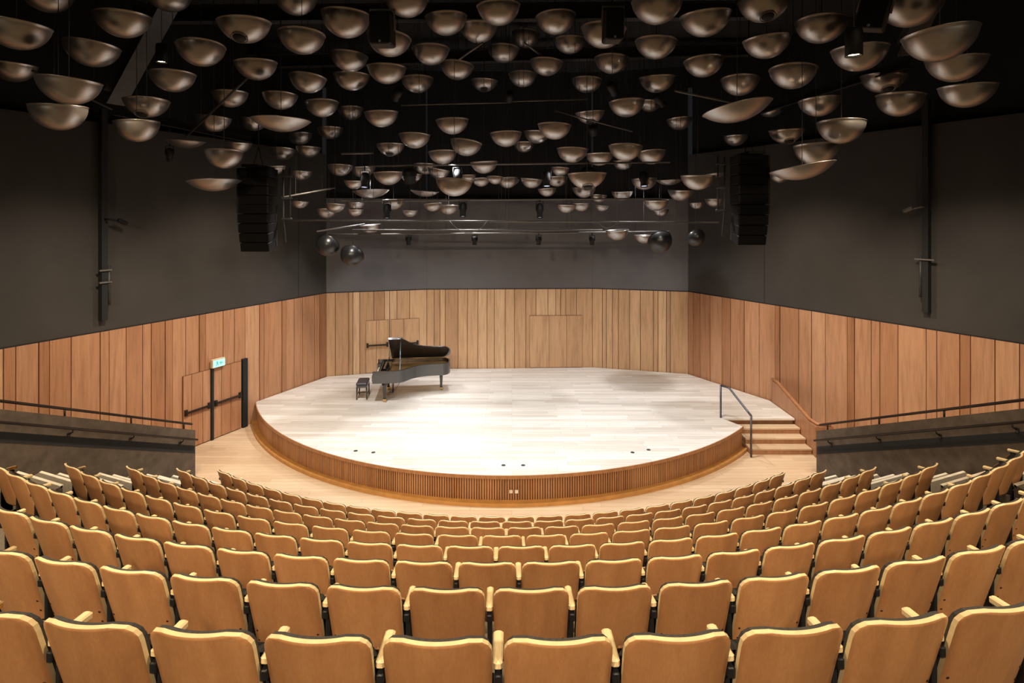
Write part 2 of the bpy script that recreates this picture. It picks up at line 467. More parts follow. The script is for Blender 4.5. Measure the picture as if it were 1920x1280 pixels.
# ------------------------------------------------------------------ doors and exit sign on the left wall
def wall_frame(a, d, nrm, px_a, px_b):
    s, e = px_on_wall(a, d, px_a), px_on_wall(a, d, px_b)
    return min(s, e), max(s, e)
def leaf(name, a, d, nrm, px0, px1, z0, z1, mat, off, th, ndiv, seed, pb=None, zb=1.0, lab=None):
    s, e = wall_frame(a, d, nrm, px0, px1)
    rot = Matrix.Rotation(math.atan2(d.y, d.x), 3, 'Z')
    o = a + d * ((s + e) / 2)
    rn = random.Random(seed)
    mb = MB(); w = e - s
    mb.box((0, 0, (z1 - z0) / 2), (w, th * .6, z1 - z0), None, 1)
    cuts = sorted([0] + [w * (i + rn.uniform(-.18, .18)) / ndiv for i in range(1, ndiv)] + [w])
    for q0, q1 in zip(cuts[:-1], cuts[1:]):
        mb.box(((q0 + q1) / 2 - w / 2, 0, (z1 - z0) / 2), (q1 - q0 - .014, th, z1 - z0 - .02), None, 0, rn.uniform(.3, .75))
    ob = mb.build(name, [mat, M['groove']], None, (o.x + nrm.x * off, o.y + nrm.y * off, z0), (0, 0, math.atan2(d.y, d.x)))
    struct(ob)
    if pb:
        sgn = -1 if (Matrix.Rotation(math.atan2(d.y, d.x), 2) @ Vector((0, 1))).dot(nrm) < 0 else 1
        b = MB(); b.box((0, sgn * (th / 2 + .05), zb - z0), (w * .92, .04, .05)); b.box((w * .43, sgn * (th / 2 + .025), zb - z0), (.07, .06, .16)); b.box((-w * .43, sgn * (th / 2 + .025), zb - z0), (.07, .06, .16))
        b.build('panic_bar', M['rail'], ob)
    return ob
leaf('door_1', LA, dl, nl, 341, 392, 0.02, 1.98, M['wallwood'], .03, .06, 3, 1, True, 1.0)
leaf('door_2', LA, dl, nl, 397, 450, 0.02, 1.98, M['wallwood'], .03, .06, 3, 2, True, 1.0)
def wall_post(px, z0, z1, w, name):
    s = px_on_wall(LA, dl, px); c = LA + dl * s + nl * .05
    b = MB(); b.box((0, 0, (z1 - z0) / 2), (w, .10, z1 - z0))
    return struct(b.build(name, M['seam'], None, (c.x, c.y, z0), (0, 0, math.atan2(dl.y, dl.x))))
wall_post(394.5, 0.01, 1.98, .07, 'trim_%d' % ti); ti += 1
wall_post(456, 0.01, 2.02, .16, 'trim_%d' % ti); ti += 1
db = (B2 - LA).normalized(); nb = Vector((db.y, -db.x))
leaf('door_3', LA, db, nb, 686, 729, STG + .01, 2.5, M['backwood'], .03, .05, 2, 3, True, STG + 1.0)
leaf('door_4', LA, db, nb, 733, 786, STG + .01, 2.5, M['backwood'], .03, .05, 2, 4, True, STG + 1.0)
dc = (B3 - B2).normalized(); nc = Vector((dc.y, -dc.x))
leaf('door_5', B2, dc, nc, 993, 1091, STG + .01, 2.55, M['backwood'], .03, .05, 3, 6)

s = px_on_wall(LA, dl, 404); c = LA + dl * s + nl * .1
sg = empty('exit_sign', (c.x, c.y, 2.12), math.atan2(dl.y, dl.x)); tag(sg, 'small lit emergency exit sign on the left wall above the double doors', 'sign')
yd = 1 if (Matrix.Rotation(math.atan2(dl.y, dl.x), 2) @ Vector((0, 1))).dot(nl) > 0 else -1
MB().rbox((0, 0, 0), (.40, .10, .24), .012).build('case', M['signcase'], sg)
MB().box((0, yd * .053, -.005), (.36, .012, .19)).build('lit_panel', M['signpanel'], sg)
# running figure and arrow
q = MB(); yy = yd * .062
def bar2(mb, x0, z0, x1, z1, w):
    d = Vector((x1 - x0, 0, z1 - z0)); L_ = d.length; ang = math.atan2(d.z, d.x)
    mb.box(((x0 + x1) / 2, yy, (z0 + z1) / 2), (L_, .006, w), Matrix.Rotation(-ang, 3, 'Y'))
fx = -.07 * -yd
q.lathe([(0, 0), (.014, 0)], 12, (fx, yy, .06), Matrix.Rotation(R(90), 3, 'X'))
bar2(q, fx, .045, fx - .012, -.01, .026); bar2(q, fx - .012, -.01, fx + .03, -.035, .014); bar2(q, fx + .03, -.035, fx + .02, -.075, .012)
bar2(q, fx - .012, -.01, fx - .03, -.045, .014); bar2(q, fx - .03, -.045, fx - .065, -.05, .012)
bar2(q, fx, .04, fx + .04, .02, .011); bar2(q, fx, .04, fx - .035, .015, .011)
q.build('running_figure', M['signmark'], sg)
q = MB(); ax = -fx
bar2(q, ax - .05, 0, ax + .05, 0, .02); bar2(q, ax + .05, 0, ax + .015, .04, .018); bar2(q, ax + .05, 0, ax + .015, -.04, .018)
q.build('arrow', M['signmark'], sg)

# ------------------------------------------------------------------ parapets beside the aisles
SLP = .468
def parapet(name, end, dx, side, lab):
    # end: plan point of the stage end, dx: x shift per metre towards the camera
    y_near = 5.2
    ln = end.y - y_near
    d = Vector((dx, -1, 0))
    def pt(t, z, off=0): return Vector((end.x + dx * t + off, end.y - t, z))
    root = empty(name, (end.x, end.y, 0)); tag(root, lab, 'wall')
    E0 = Vector((end.x, end.y, 0))
    th = .13; H0 = 1.12
    fs = side   # +1: aisle is on +x side
    prof = [(0, 0, 0), (ln, 0, 0), (ln, 0, H0 + SLP * ln), (0, 0, H0)]
    mb = MB()
    vs = [pt(t, z, 0) - E0 for t, _, z in prof] + [pt(t, z, -fs * th) - E0 for t, _, z in prof]
    mb.add(vs, [(0, 1, 2, 3), (7, 6, 5, 4), (0, 4, 5, 1), (1, 5, 6, 2), (2, 6, 7, 3), (3, 7, 4, 0)])
    mb.build('panel', M['parapet'], root)
    # handrail's shadow, painted as a dark strip on the face below it
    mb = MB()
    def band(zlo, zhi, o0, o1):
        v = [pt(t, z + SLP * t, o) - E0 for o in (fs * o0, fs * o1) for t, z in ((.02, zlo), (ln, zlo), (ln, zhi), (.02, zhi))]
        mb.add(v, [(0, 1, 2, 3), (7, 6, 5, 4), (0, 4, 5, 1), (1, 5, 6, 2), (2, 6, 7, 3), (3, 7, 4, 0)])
    band(.57, .75, .0, .006); mb.build('shadow_band', M['band'], root)
    mb = MB(); mb.tube([pt(.05, .91, fs * .09) - E0, pt(ln, .91 + SLP * ln, fs * .09) - E0], .024, 10)
    mb.build('handrail', M['rail'], root)
    for t in (.45, 1.7, 2.95, 4.2, 5.45):
        b = MB(); z = SLP * t
        b.tube([pt(t, .89 + z, fs * .09) - E0, pt(t, .83 + z, fs * .085) - E0, pt(t, .79 + z, fs * .02) - E0], .014, 8)
        b.rbox(pt(t, .78 + z, fs * .01) - E0, (.02, .07, .09), .006)
        b.build('rail_bracket', M['rail'], root)
    mb = MB(); mb.tube([pt(.02, H0 + .15, -fs * th / 2) - E0, pt(ln, H0 + .15 + SLP * ln, -fs * th / 2) - E0], .026, 10)
    mb.build('top_rail', M['rail'], root)
    for t in (.25, 1.6, 2.95, 4.3, 5.65):
        b = MB(); z = SLP * t
        b.tube([pt(t, H0 + z - .01, -fs * th / 2) - E0, pt(t, H0 + .15 + z, -fs * th / 2) - E0], .018, 8)
        b.build('rail_post', M['rail'], root)
    return root
PL = Vector((-7.55, 13.35)); PR = Vector((7.23, 13.3)); PDX = .235
parapet('parapet', PL, -PDX, 1, 'dark sloping aisle wall with handrails at the left of the seats')
parapet('parapet', PR, PDX, -1, 'dark sloping aisle wall with handrails at the right of the seats')

# ------------------------------------------------------------------ rows, tiers and seats
NROW = 8
RISE = .51; PITCH = .527; CX = -.17
def row(k):
    yk = 9.98 - 1.09 * k; rk = 10.9 + .6 * k
    return yk, rk, yk + rk              # y at the axis, radius, centre y
def row_pt(k, ang, off=0.):
    yk, rk, yc = row(k)
    return Vector((CX + (rk + off) * math.sin(ang), yc - (rk + off) * math.cos(ang)))
def para_x(y, side): return (PL.x - PDX * (PL.y - y) + .01) if side < 0 else (PR.x + PDX * (PR.y - y) - .01)
def clip_ang(k, off, side, margin):
    a = 0.
    while abs(a) < R(80):
        p = row_pt(k, a, off)
        lim = para_x(p.y, side)
        if (side < 0 and p.x < lim + margin) or (side > 0 and p.x > lim - margin): break
        a += side * R(.1)
    return a
AIS = .42          # aisle steps run on straight, turned slightly towards the stage
def aisle_line(k, off, side):
    e = clip_ang(k, off, side, 1.32); p = row_pt(k, e, off); q = p.copy()
    for _ in range(400):
        if (side < 0 and q.x <= para_x(q.y, side) + .005) or (side > 0 and q.x >= para_x(q.y, side) - .005): break
        q += Vector((side * .01, .01 * AIS))
    return e, p, q
def tier_edge(k, off, n=60):
    a0, p0, q0 = aisle_line(k, off, -1); a1, p1, q1 = aisle_line(k, off, 1)
    return [q0] + [row_pt(k, a0 + (a1 - a0) * i / n, off) for i in range(n + 1)] + [q1]
for k in range(1, 11):
    fr = tier_edge(k, -.80); n = len(fr)
    if k < 10: bk = tier_edge(k + 1, -.78)
    else: bk = [Vector((p.x, YB)) for p in fr]
    mb = MB(); z = RISE * k
    vs = [(p.x, p.y, z) for p in fr] + [(p.x, p.y, z) for p in bk] + [(p.x, p.y, z - RISE) for p in fr] + [(p.x, p.y, z - RISE) for p in bk]
    fs = []
    for i in range(n - 1):
        fs.append((i, n + i, n + i + 1, i + 1))
        fs.append((2 * n + i, i, i + 1, 2 * n + i + 1))
        fs.append((2 * n + i, 2 * n + i + 1, 3 * n + i + 1, 3 * n + i))
    mb.add(vs, fs); struct(mb.build('floor', M['carpet']))
# aisle half steps with pale nosings
for side, nm in ((-1, 'left'), (1, 'right')):
    ai = empty('aisle_stairs', (side * 7.3, 10, 0))
    tag(ai, 'carpeted aisle steps with pale nosing strips along the %s sloping wall' % nm, 'stairs')
    for k in range(1, 8):
        for stp in (0, 1, 2):
            half = stp == 2
            off = -.80 - .355 * (2 - stp)
            z = RISE * (k - 1) + RISE * (stp + 1) / 3
            _, p0_, p1_ = aisle_line(k, off, side)
            pts = [p0_.lerp(p1_, .02 + .97 * i / 4) for i in range(5)]
            if not half:
                mb = MB()
                for i in range(4):
                    a_, b_ = pts[i], pts[i + 1]
                    poly = [a_, b_, b_ + Vector((0, -.36)), a_ + Vector((0, -.36))]
                    if side > 0: pass
                    pp = [(p.x - side * 7.3, p.y - 10) for p in poly]
                    if side > 0: pp = pp[::-1]
                    mb.prism(pp, RISE * (k - 1) + .002 * stp, z)
                mb.build('step', M['carpet'], ai)
            mb = MB()
            for i in range(4):
                a_, b_ = pts[i], pts[i + 1]
                pp = [(p.x - side * 7.3, p.y - 10) for p in (a_ + Vector((0, .012)), b_ + Vector((0, .012)), b_ + Vector((0, -.045)), a_ + Vector((0, -.045)))]
                if side > 0: pp = pp[::-1]
                mb.prism(pp, z - .028, z + .006)
            mb.build('nosing', M['nosing'], ai)

def grid_shell(w0, w1, z0, z1, rt, rb, y0, th, sag, recl, nx=14, nz=16, half_extra=0.):
    # curved upright panel; returns MB with materials 0 = rear face, 1 = edge, 2 = front face
    zs = []
    for i in range(nz + 1):
        t = i / nz; zs.append(z0 + (z1 - z0) * (.5 - .5 * math.cos(math.pi * t)) * .55 + (z1 - z0) * t * .45)
    def hw(z):
        t = (z - z0) / (z1 - z0); w = (w0 + (w1 - w0) * t) / 2
        if z > z1 - rt:
            q = z - (z1 - rt); w -= rt - math.sqrt(max(0, rt * rt - q * q))
        if z < z0 + rb:
            q = (z0 + rb) - z; w -= rb - math.sqrt(max(0, rb * rb - q * q))
        return w
    hmax = max(w0, w1) / 2
    def surf(x, z, o): return (x, y0 + sag * (x / hmax) ** 2 + recl * (z1 - z) + o, z)
    back = []; front = []; ins = .006
    for z in zs:
        h = hw(z)
        back.append([surf(h * (2 * j / nx - 1), z, 0) for j in range(nx + 1)])
        front.append([surf(h * (2 * j / nx - 1), z, th) for j in range(nx + 1)])
    vs = [p for r_ in back for p in r_] + [p for r_ in front for p in r_]
    N1 = (nz + 1) * (nx + 1); mb = MB()
    def id_(i, j, s): return s * N1 + i * (nx + 1) + j
    fb = []; ff = []; fe = []
    for i in range(nz):
        for j in range(nx):
            fb.append((id_(i, j, 0), id_(i, j + 1, 0), id_(i + 1, j + 1, 0), id_(i + 1, j, 0)))
            ff.append((id_(i, j, 1), id_(i + 1, j, 1), id_(i + 1, j + 1, 1), id_(i, j + 1, 1)))
    for i in range(nz):
        fe.append((id_(i, 0, 0), id_(i + 1, 0, 0), id_(i + 1, 0, 1), id_(i, 0, 1)))
        fe.append((id_(i, nx, 0), id_(i, nx, 1), id_(i + 1, nx, 1), id_(i + 1, nx, 0)))
    for j in range(nx):
        fe.append((id_(nz, j, 0), id_(nz, j + 1, 0), id_(nz, j + 1, 1), id_(nz, j, 1)))
        fe.append((id_(0, j, 0), id_(0, j, 1), id_(0, j + 1, 1), id_(0, j + 1, 0)))
    mb.add(vs, fb, 0, .5, True)
    o = 0
    for f in ff: mb.f.append(list(f)); mb.m.append(2); mb.t.append(.5); mb.sm.append(True)
    for f in fe: mb.f.append(list(f)); mb.m.append(1); mb.t.append(.5); mb.sm.append(False)
    return mb

ZT = .845; RC = .29; SAG = .062
def make_seat(screws):
    root = empty('theatre_seat', (0, 0, 0))
    sh = grid_shell(.462, .480, .27, ZT, .10, .03, 0, .024, SAG, RC).build('backrest_shell', [M['ply'], M['pale'], M['pale']], root)
    grid_shell(.44, .464, .36, ZT - .010, .095, .04, .024, .030, SAG, RC, 10, 12).build('back_cushion', [M['fabric']] * 3, root)
    mb = MB(); rot = Matrix.Rotation(R(12), 3, 'X')
    mb.rbox((0, .30, .43), (.44, .07, .38), .03, rot, 0)
    mb.build('seat_cushion', M['fabric'], root)
    mb = MB(); mb.rbox((0, .345, .42), (.43, .018, .36), .008, rot, 0)
    mb.build('seat_pan', M['ply'], root)
    arm = make_arm(PITCH / 2, root)
    make_frame(PITCH / 2, root)
    if screws:
        for sx in (-.205, .205):
            for z in (.36, .44):
                m_ = MB(); m_.lathe([(0, .004), (.006, .003), (.008, 0)], 8, (sx, SAG * (sx / .24) ** 2 + RC * (ZT - z), z), Matrix.Rotation(R(90 + 13), 3, 'X'))
                m_.build('screw', M['screw'], root)
    return root
def make_arm(x, root):
    mb = MB(); mb.rbox((x - .001, .245, .645), (.040, .21, .038), .008, Matrix.Rotation(R(-2), 3, 'X'))
    return mb.build('armrest', M['pale'], root)
def make_frame(x, root):
    mb = MB(); mb.rbox((x, .24, .33), (.026, .13, .54), .005); mb.rbox((x, .225, .59), (.03, .19, .05), .005)
    mb.rbox((x, .25, .02), (.06, .30, .04), .008)
    return mb.build('side_frame', M['steel'], root)
proto = make_seat(False); proto_s = make_seat(True)
endl = bpy.data.objects.new('armrest', make_arm(-PITCH / 2, None).data); endf = bpy.data.objects.new('side_frame', make_frame(-PITCH / 2, None).data)
for nm in ('armrest', 'side_frame'):
    for o in [o for o in col.objects if o.parent is None and o.type == 'MESH' and o.name.split('.')[0] == nm and o not in (endl, endf)]:
        bpy.data.objects.remove(o)
BND = [894.5, 878.6, 948.5, 899, 929, 851, 916, 933]
XL = lambda y: -6.33 - .235 * (11.94 - y)
XR = lambda y: 5.84 + .304 * (11.74 - y)
used = {False: False, True: False}
rowname = ['front row by the stage', 'second row from the stage', 'third row from the stage', 'fourth row from the stage',
           'fifth row from the stage', 'sixth row from the stage', 'second row from the bottom', 'bottom row nearest the viewer']
nseat = 0
for k in range(NROW):
    yk, rk, yc = row(k)
    a0 = math.asin(((BND[k] - 960) / F * yk - CX) / rk)
    def end_ang(side):
        q = a0
        while abs(q) < R(80):
            p = row_pt(k, q)
            if (side < 0 and p.x <= XL(p.y) - (1.7 if k > 3 else 0)) or (side > 0 and p.x >= XR(p.y) + (1.7 if k > 3 else 0)): break
            q += side * R(.02)
        return q
    seats = []
    for side in (-1, 1):
        sp_ = abs(end_ang(side) - a0); cnt = round(sp_ * rk / PITCH); da = sp_ / cnt
        if k > 3: da = (.527, .531, .536, .531)[k - 4] / rk
        for i in range(cnt):
            ang = a0 + side * (i + .5) * da
            p = row_pt(k, ang); pl_, pr_ = row_pt(k, ang - da * .45, -.12), row_pt(k, ang + da * .45, -.12)
            if 960 + F * pr_.x / pr_.y > 3 and 960 + F * pl_.x / pl_.y < 1917: seats.append((ang, p))
    seats.sort()
    for j, (ang, p) in enumerate(seats):
        sc_ = k >= 5
        src = proto_s if sc_ else proto
        if not used[sc_]: o = src; used[sc_] = True
        else: o = copy_tree(src)
        if j == 0:
            for q in (endl, endf):
                e = q.copy(); col.objects.link(e); e.parent = o
        o.location = (p.x, p.y, RISE * k); o.rotation_euler = (0, 0, ang)
        n_l, n_r = j + 1, len(seats) - j
        if n_l <= n_r: w = ('%s seat from the left' % ORD[n_l]) if n_l > 1 else 'leftmost seat in view'
        else: w = ('%s seat from the right' % ORD[n_r]) if n_r > 1 else 'rightmost seat in view'
        tag(o, 'orange plywood theatre seat, %s, %s' % (w, rowname[k]), 'seat', 'theatre seats in curved rows')
        nseat += 1
print('SEATS', nseat)

# ------------------------------------------------------------------ grand piano and bench
pn = empty('grand_piano', (-4.27, 17.42, STG), R(7)); tag(pn, 'black concert grand piano with its lid raised, left on the stage', 'piano')
# local: x along the length (0 keyboard front .. 2.35 tail), y across (-.74 treble side near the viewer .. +.74 spine)
def piano_outline(ins=0.):
    pts = []
    pts += [(.02 + ins, -.74 + ins), (.72, -.74 + ins)]
    bez = [(.72, -.74), (1.12, -.74), (.98, -.13), (1.5, -.10), (2.12, -.07)]
    def b4(t):
        p = [Vector(q) for q in bez]
        while len(p) > 1: p = [p[i].lerp(p[i + 1], t) for i in range(len(p) - 1)]
        return p[0]
    for i in range(1, 15):
        q = b4(i / 14); pts.append((q.x - ins * .3, q.y + ins))
    for i in range(1, 11):
        a = -math.pi / 2 + math.pi * i / 10
        pts.append((2.10 + (.24 - ins) * math.cos(a), .335 + (.405 - ins) * math.sin(a)))
    pts += [(.02 + ins, .74 - ins)]
    return pts
RB, RT = .60, .96
o1, o2 = piano_outline(0), piano_outline(.045)
mb = MB(); n = len(o1)
body = [p for p in o1 if True]
def ring_wall(mb, oo, ii, z0, z1, skip=()):
    n = len(oo)
    for i in range(n):
        j = (i + 1) % n
        if i in skip: continue
        a, b, c_, d_ = oo[i], oo[j], ii[j], ii[i]
        mb.prism([a, b, c_, d_], z0, z1)
ring_wall(mb, o1, o2, RB, RT, skip=(n - 1,))
mb.build('rim', M['lac'], pn)
MB().prism(o2, RB + .02, RB + .06).build('bottom_board', M['lac'], pn)
cut = [p for p in piano_outline(.06) if p[0] > .42]
MB().prism([(.45, -.68)] + cut + [(.45, .68)], .84, .865).build('iron_plate', M['gold'], pn)
mb = MB(); mb.rbox((.16, 0, RB + .05), (.30, 1.40, .10), .01); mb.build('key_bed', M['lac'], pn)
mb = MB()
for i in range(52):
    mb.box((.12, -.62 + 1.24 * (i + .5) / 52, .725), (.15, 1.24 / 52 - .0015, .02))
mb.build('white_keys', M['ivory'], pn)
mb = MB(); pat = [1, 1, 0, 1, 1, 1, 0]
for i in range(51):
    if pat[(i + 5) % 7]: mb.box((.15, -.62 + 1.24 * (i + 1) / 52, .742), (.095, .011, .016))
mb.build('black_keys', M['lac'], pn)
mb = MB(); mb.rbox((.225, 0, .82), (.03, 1.38, .22), .008); mb.build('fallboard', M['lac'], pn)
for s_ in (-1, 1):
    mb = MB(); mb.rbox((.13, s_ * .70, .75), (.26, .085, .20), .02); mb.build('key_cheek', M['lac'], pn)
mb = MB(); mb.rbox((.40, 0, 1.06), (.02, .80, .20), .006, Matrix.Rotation(R(18), 3, 'Y')); mb.box((.40, 0, .95), (.2, .86, .02)); mb.build('music_desk', M['lac'], pn)
# lid, hinged along the spine, raised
lid_o = [p for p in piano_outline(-.012) if p[0] > .42]
lid_o = [(.46, -.752)] + lid_o + [(.46, .752)]
TH = R(36)
def lid_pt(p, h):
    v = .752 - p[1]
    return (p[0], .752 - v * math.cos(TH) - h * math.sin(TH) * -1 * 0 + h * math.sin(TH) * 1, .966 + v * math.sin(TH) + h * math.cos(TH))
n = len(lid_o); mb = MB()
vs = [lid_pt(p, 0) for p in lid_o] + [lid_pt(p, .03) for p in lid_o]
mb.add(vs, [tuple(range(n)), tuple(range(2 * n - 1, n - 1, -1))] + [(i, n + i, n + (i + 1) % n, (i + 1) % n) for i in range(n)])
lid = mb.build('lid', M['lac'], pn)
mb = MB()
fl_o = [(.46, -.752), (.88, -.752), (.88, .752), (.46, .752)]
vs = [lid_pt(p, .034) for p in fl_o] + [lid_pt(p, .058) for p in fl_o]; n = 4
mb.add(vs, [tuple(range(n)), tuple(range(2 * n - 1, n - 1, -1))] + [(i, n + i, n + (i + 1) % n, (i + 1) % n) for i in range(n)])
mb.build('front_flap', M['lac'], lid)
MB().tube([(.48, .748, .968), (2.16, .748, .968)], .010, 8).build('hinge', M['brass'], lid)
e = lid_pt((.82, -.60), -.01)
MB().tube([(.82, -.70, .95), e], .013, 8).build('lid_prop', M['chrome'], pn)
for lx, ly in ((.36, -.60), (.36, .60), (2.05, .36)):
    mb = MB()
    sq = [(.075, .60), (.085, .52), (.055, .47), (.042, .25), (.036, .13), (.05, .12), (.05, .10), (.03, .09)]
    mb.lathe([(0, .60)] + sq + [(0, .09)], 8, (lx, ly, 0), None, 0, False)
    lg = mb.build('leg', M['lac'], pn)
    mb = MB(); mb.box((lx, ly, .075), (.10, .05, .04)); mb.lathe([(0, -.012), (.05, -.012), (.05, .012), (0, .012)], 14, (lx + .02, ly, .05), Matrix.Rotation(R(90), 3, 'X')); mb.build('caster', M['brass'], lg)
mb = MB(); mb.rbox((.52, 0, .13), (.14, .34, .05), .01)
for s_ in (-.12, .12): mb.tube([(.56, s_, .62), (.56, s_ * .8, .12)], .018, 8)
mb.tube([(.90, 0, .60), (.60, 0, .14)], .008, 6)
lyre = mb.build('pedal_lyre', M['lac'], pn)
for s_ in (-.07, 0, .07):
    mb = MB(); mb.rbox((.40, s_, .075), (.18, .025, .012), .004); mb.build('pedal', M['brass'], lyre)

bn = empty('piano_bench', (-4.62, 17.36, STG), R(7)); tag(bn, 'small black piano bench with dark padded seat at the keyboard', 'bench')
mb = MB(); mb.rbox((0, 0, .47), (.34, .62, .08), .025); mb.build('seat_pad', M['leather'], bn)
mb = MB(); mb.rbox((0, 0, .40), (.32, .58, .07), .008); mb.build('apron', M['lac'], bn)
for x in (-.14, .14):
    for y in (-.26, .26):
        mb = MB(); mb.tube([(x, y, .40), (x * 1.08, y * 1.04, 0)], [.026, .018], 8); mb.build('leg', M['lac'], bn)
mb = MB(); mb.tube([(-.14, 0, .14), (.14, 0, .14)], .012, 6); mb.tube([(-.145, -.26, .14), (-.145, .26, .14)], .012, 6); mb.tube([(.145, -.26, .14), (.145, .26, .14)], .012, 6); mb.build('stretcher', M['lac'], bn)
#INSERT_CEILING
# ------------------------------------------------------------------ hanging bowl reflectors
# surveyed as (x, y, apparent width, kind, roll in degrees)
def crop(lst, ox, oy): return [(ox + a / 3.2, oy + b / 3.2, w / 3.2) + tuple(r) for a, b, w, *r in lst]
BW = crop([(100, 200, 340), (735, 138, 300), (553, 320, 290), (75, 425, 240), (415, 540, 330), (40, 625, 190, 'dish', 10), (350, 700, 290, 'deep'), (820, 785, 240, 'deep'),
  (880, 645, 245, 'ring'), (1035, 485, 250), (1205, 322, 270), (1465, 175, 300, 'ring'), (280, -10, 270), (1010, -10, 260), (1535, 415, 240), (1380, 592, 200),
  (1280, 740, 200), (1520, 745, 160), (1110, 862, 220, 'dish', -4), (1345, 955, 210, 'deep'), (1432, 885, 150, 'ring'), (1285, 1115, 290, 'dish', 0)], 0, 0)
BW += crop([(235, 15, 250), (540, 135, 285, 'deep'), (900, 25, 260), (1140, 138, 250), (1455, 75, 260), (1335, 192, 225), (275, 248, 270), (800, 265, 260), (560, 368, 220),
  (1050, 328, 220), (1485, 322, 190), (785, 442, 230), (575, 487, 210), (1207, 425, 200), (968, 507, 190), (312, 500, 215), (1370, 510, 160, 'ring'), (145, 605, 200),
  (395, 652, 195), (567, 682, 150), (752, 712, 200), (150, 745, 335, 'dish', 0), (445, 797, 150), (260, 833, 145), (1178, 757, 195), (952, 845, 185), (1262, 890, 190, '', -8),
  (808, 898, 165, 'ring'), (160, 925, 150), (315, 910, 145), (1500, 835, 190), (1120, 945, 170), (505, 1022, 145), (640, 1030, 150), (795, 1070, 175), (1015, 1015, 140),
  (1097, 1042, 135, '', -10), (1368, 1003, 165), (268, 1052, 135), (120, 1020, 110), (930, 1070, 130, 'ring'), (1270, 1072, 95, 'deep'), (1350, 1095, 110), (1435, 1083, 100), (1510, 1098, 120, 'deep'),
  (1190, 1128, 220), (590, 1108, 120), (690, 1165, 215, 'dish', 0), (1012, 1162, 170, 'dish', 0), (825, 1228, 140), (262, 1228, 105), (598, 1238, 110), (475, 1250, 120),
  (1060, 1245, 110), (1155, 1262, 120)], 480, 0)
BW += crop([(925, 482, 90), (420, 480, 140), (595, 475, 100), (685, 575, 120), (432, 665, 140, 'ball', 0), (580, 725, 140, 'ball', 0)], 480, 250)
BW += crop([(82, 178, 165, 'deep'), (262, 135, 240), (348, 268, 195), (550, 212, 265), (870, 55, 300), (1160, 133, 295), (1510, 50, 290, 'ring'), (865, 285, 245), (600, 385, 205),
  (207, 402, 195), (65, 477, 170), (450, 510, 180), (1150, 400, 230), (870, 500, 210), (1368, 515, 220), (1528, 275, 270), (688, 648, 210), (825, 635, 140), (468, 702, 175, 'ring'),
  (1350, 675, 395, 'dish', 10), (1003, 743, 150), (255, 788, 200), (150, 822, 155), (72, 883, 130), (362, 932, 185), (525, 955, 165), (682, 918, 200), (835, 945, 170), (665, 992, 120),
  (1340, 842, 140), (290, 1030, 110), (0, 1092, 90), (118, 1100, 130), (270, 1090, 130), (450, 1085, 230, 'ring'), (793, 1105, 150), (945, 1092, 165, 'dish', 0), (1115, 1095, 200),
  (1215, 1055, 130, 'dish', 6), (432, 1155, 140), (210, 1155, 110), (660, 1175, 125), (1012, 1172, 150), (865, 1232, 150), (1110, 1235, 90), (1215, 1218, 115), (325, 1252, 120),
  (415, 1245, 110), (540, 1250, 80)], 960, 0)
BW += crop([(895, 478, 90), (630, 610, 140), (790, 635, 110), (885, 640, 145, 'ball', 0), (1100, 620, 112, 'ball', 0), (520, 392, 100)], 960, 250)
BW += crop([(322, 175, 290), (860, 60, 340), (1030, 260, 385), (550, 342, 305), (150, 462, 265), (1130, 405, 310), (690, 495, 240, 'ring'), (1195, 570, 290), (795, 625, 255, 'deep'),
  (308, 640, 230), (15, 665, 150), (440, 790, 260, 'deep'), (110, 815, 200, 'ring'), (288, 925, 245, 'deep'), (205, 1035, 360, 'dish', 9), (72, 1070, 110, 'deep'), (1530, 490, 120),
  (1470, 285, 200, 'dish', 8), (1500, -5, 150)], 1440, 0)

DEPTH = {'': .43, 'ring': .40, 'deep': .49, 'dish': .20, 'ball': .52}
_bm = {}
def bowl_mesh(kind):
    if kind in _bm: return _bm[kind]
    dp = DEPTH[kind]; prof = []; t = .012
    # spherical cap of unit diameter, rim at z = 0, lowest point at z = -dp
    rs = (.25 + dp * dp) / (2 * dp); zc = rs - dp
    am = math.asin(min(1, .5 / rs)); am = am if dp <= .5 else math.pi - am
    n = 14
    for i in range(n + 1):
        a = am * i / n; prof.append((rs * math.sin(a), zc - rs * math.cos(a)))
    prof.append((.5 + .012, .006)); prof.append((.5 + .004, .014))
    for i in range(n, -1, -1):
        a = am * i / n; prof.append(((rs - t) * math.sin(a), zc - (rs - t) * math.cos(a)))
    mb = MB(); mb.lathe(prof, 36)
    _bm[kind] = mb.build('shell', M['ball' if kind == 'ball' else 'bowl'], link=False).data
    return _bm[kind]
mb = MB(); mb.lathe([(0, -.02), (.11, -.02), (.12, .0), (.12, .16), (0, .16)], 24); drum_me = mb.build('light_drum', M['black'], link=False).data
mb = MB(); mb.tube([(.15 * math.cos(2 * math.pi * i / 28), .15 * math.sin(2 * math.pi * i / 28), 0) for i in range(28)], .012, 8, closed=True); ring_me = mb.build('trim_ring', M['pipe'], link=False).data
_wires = {}
def child(name, me, parent, loc=(0, 0, 0), rot=(0, 0, 0), scale=(1, 1, 1)):
    o = bpy.data.objects.new(name, me); col.objects.link(o); o.parent = parent; o.location = loc; o.rotation_euler = rot; o.scale = scale
    return o
mb = MB(); mb.tube([(0, 0, 0), (0, 0, 1)], .006, 5); wire_me = mb.build('suspension_wire', M['darkpipe'], link=False).data

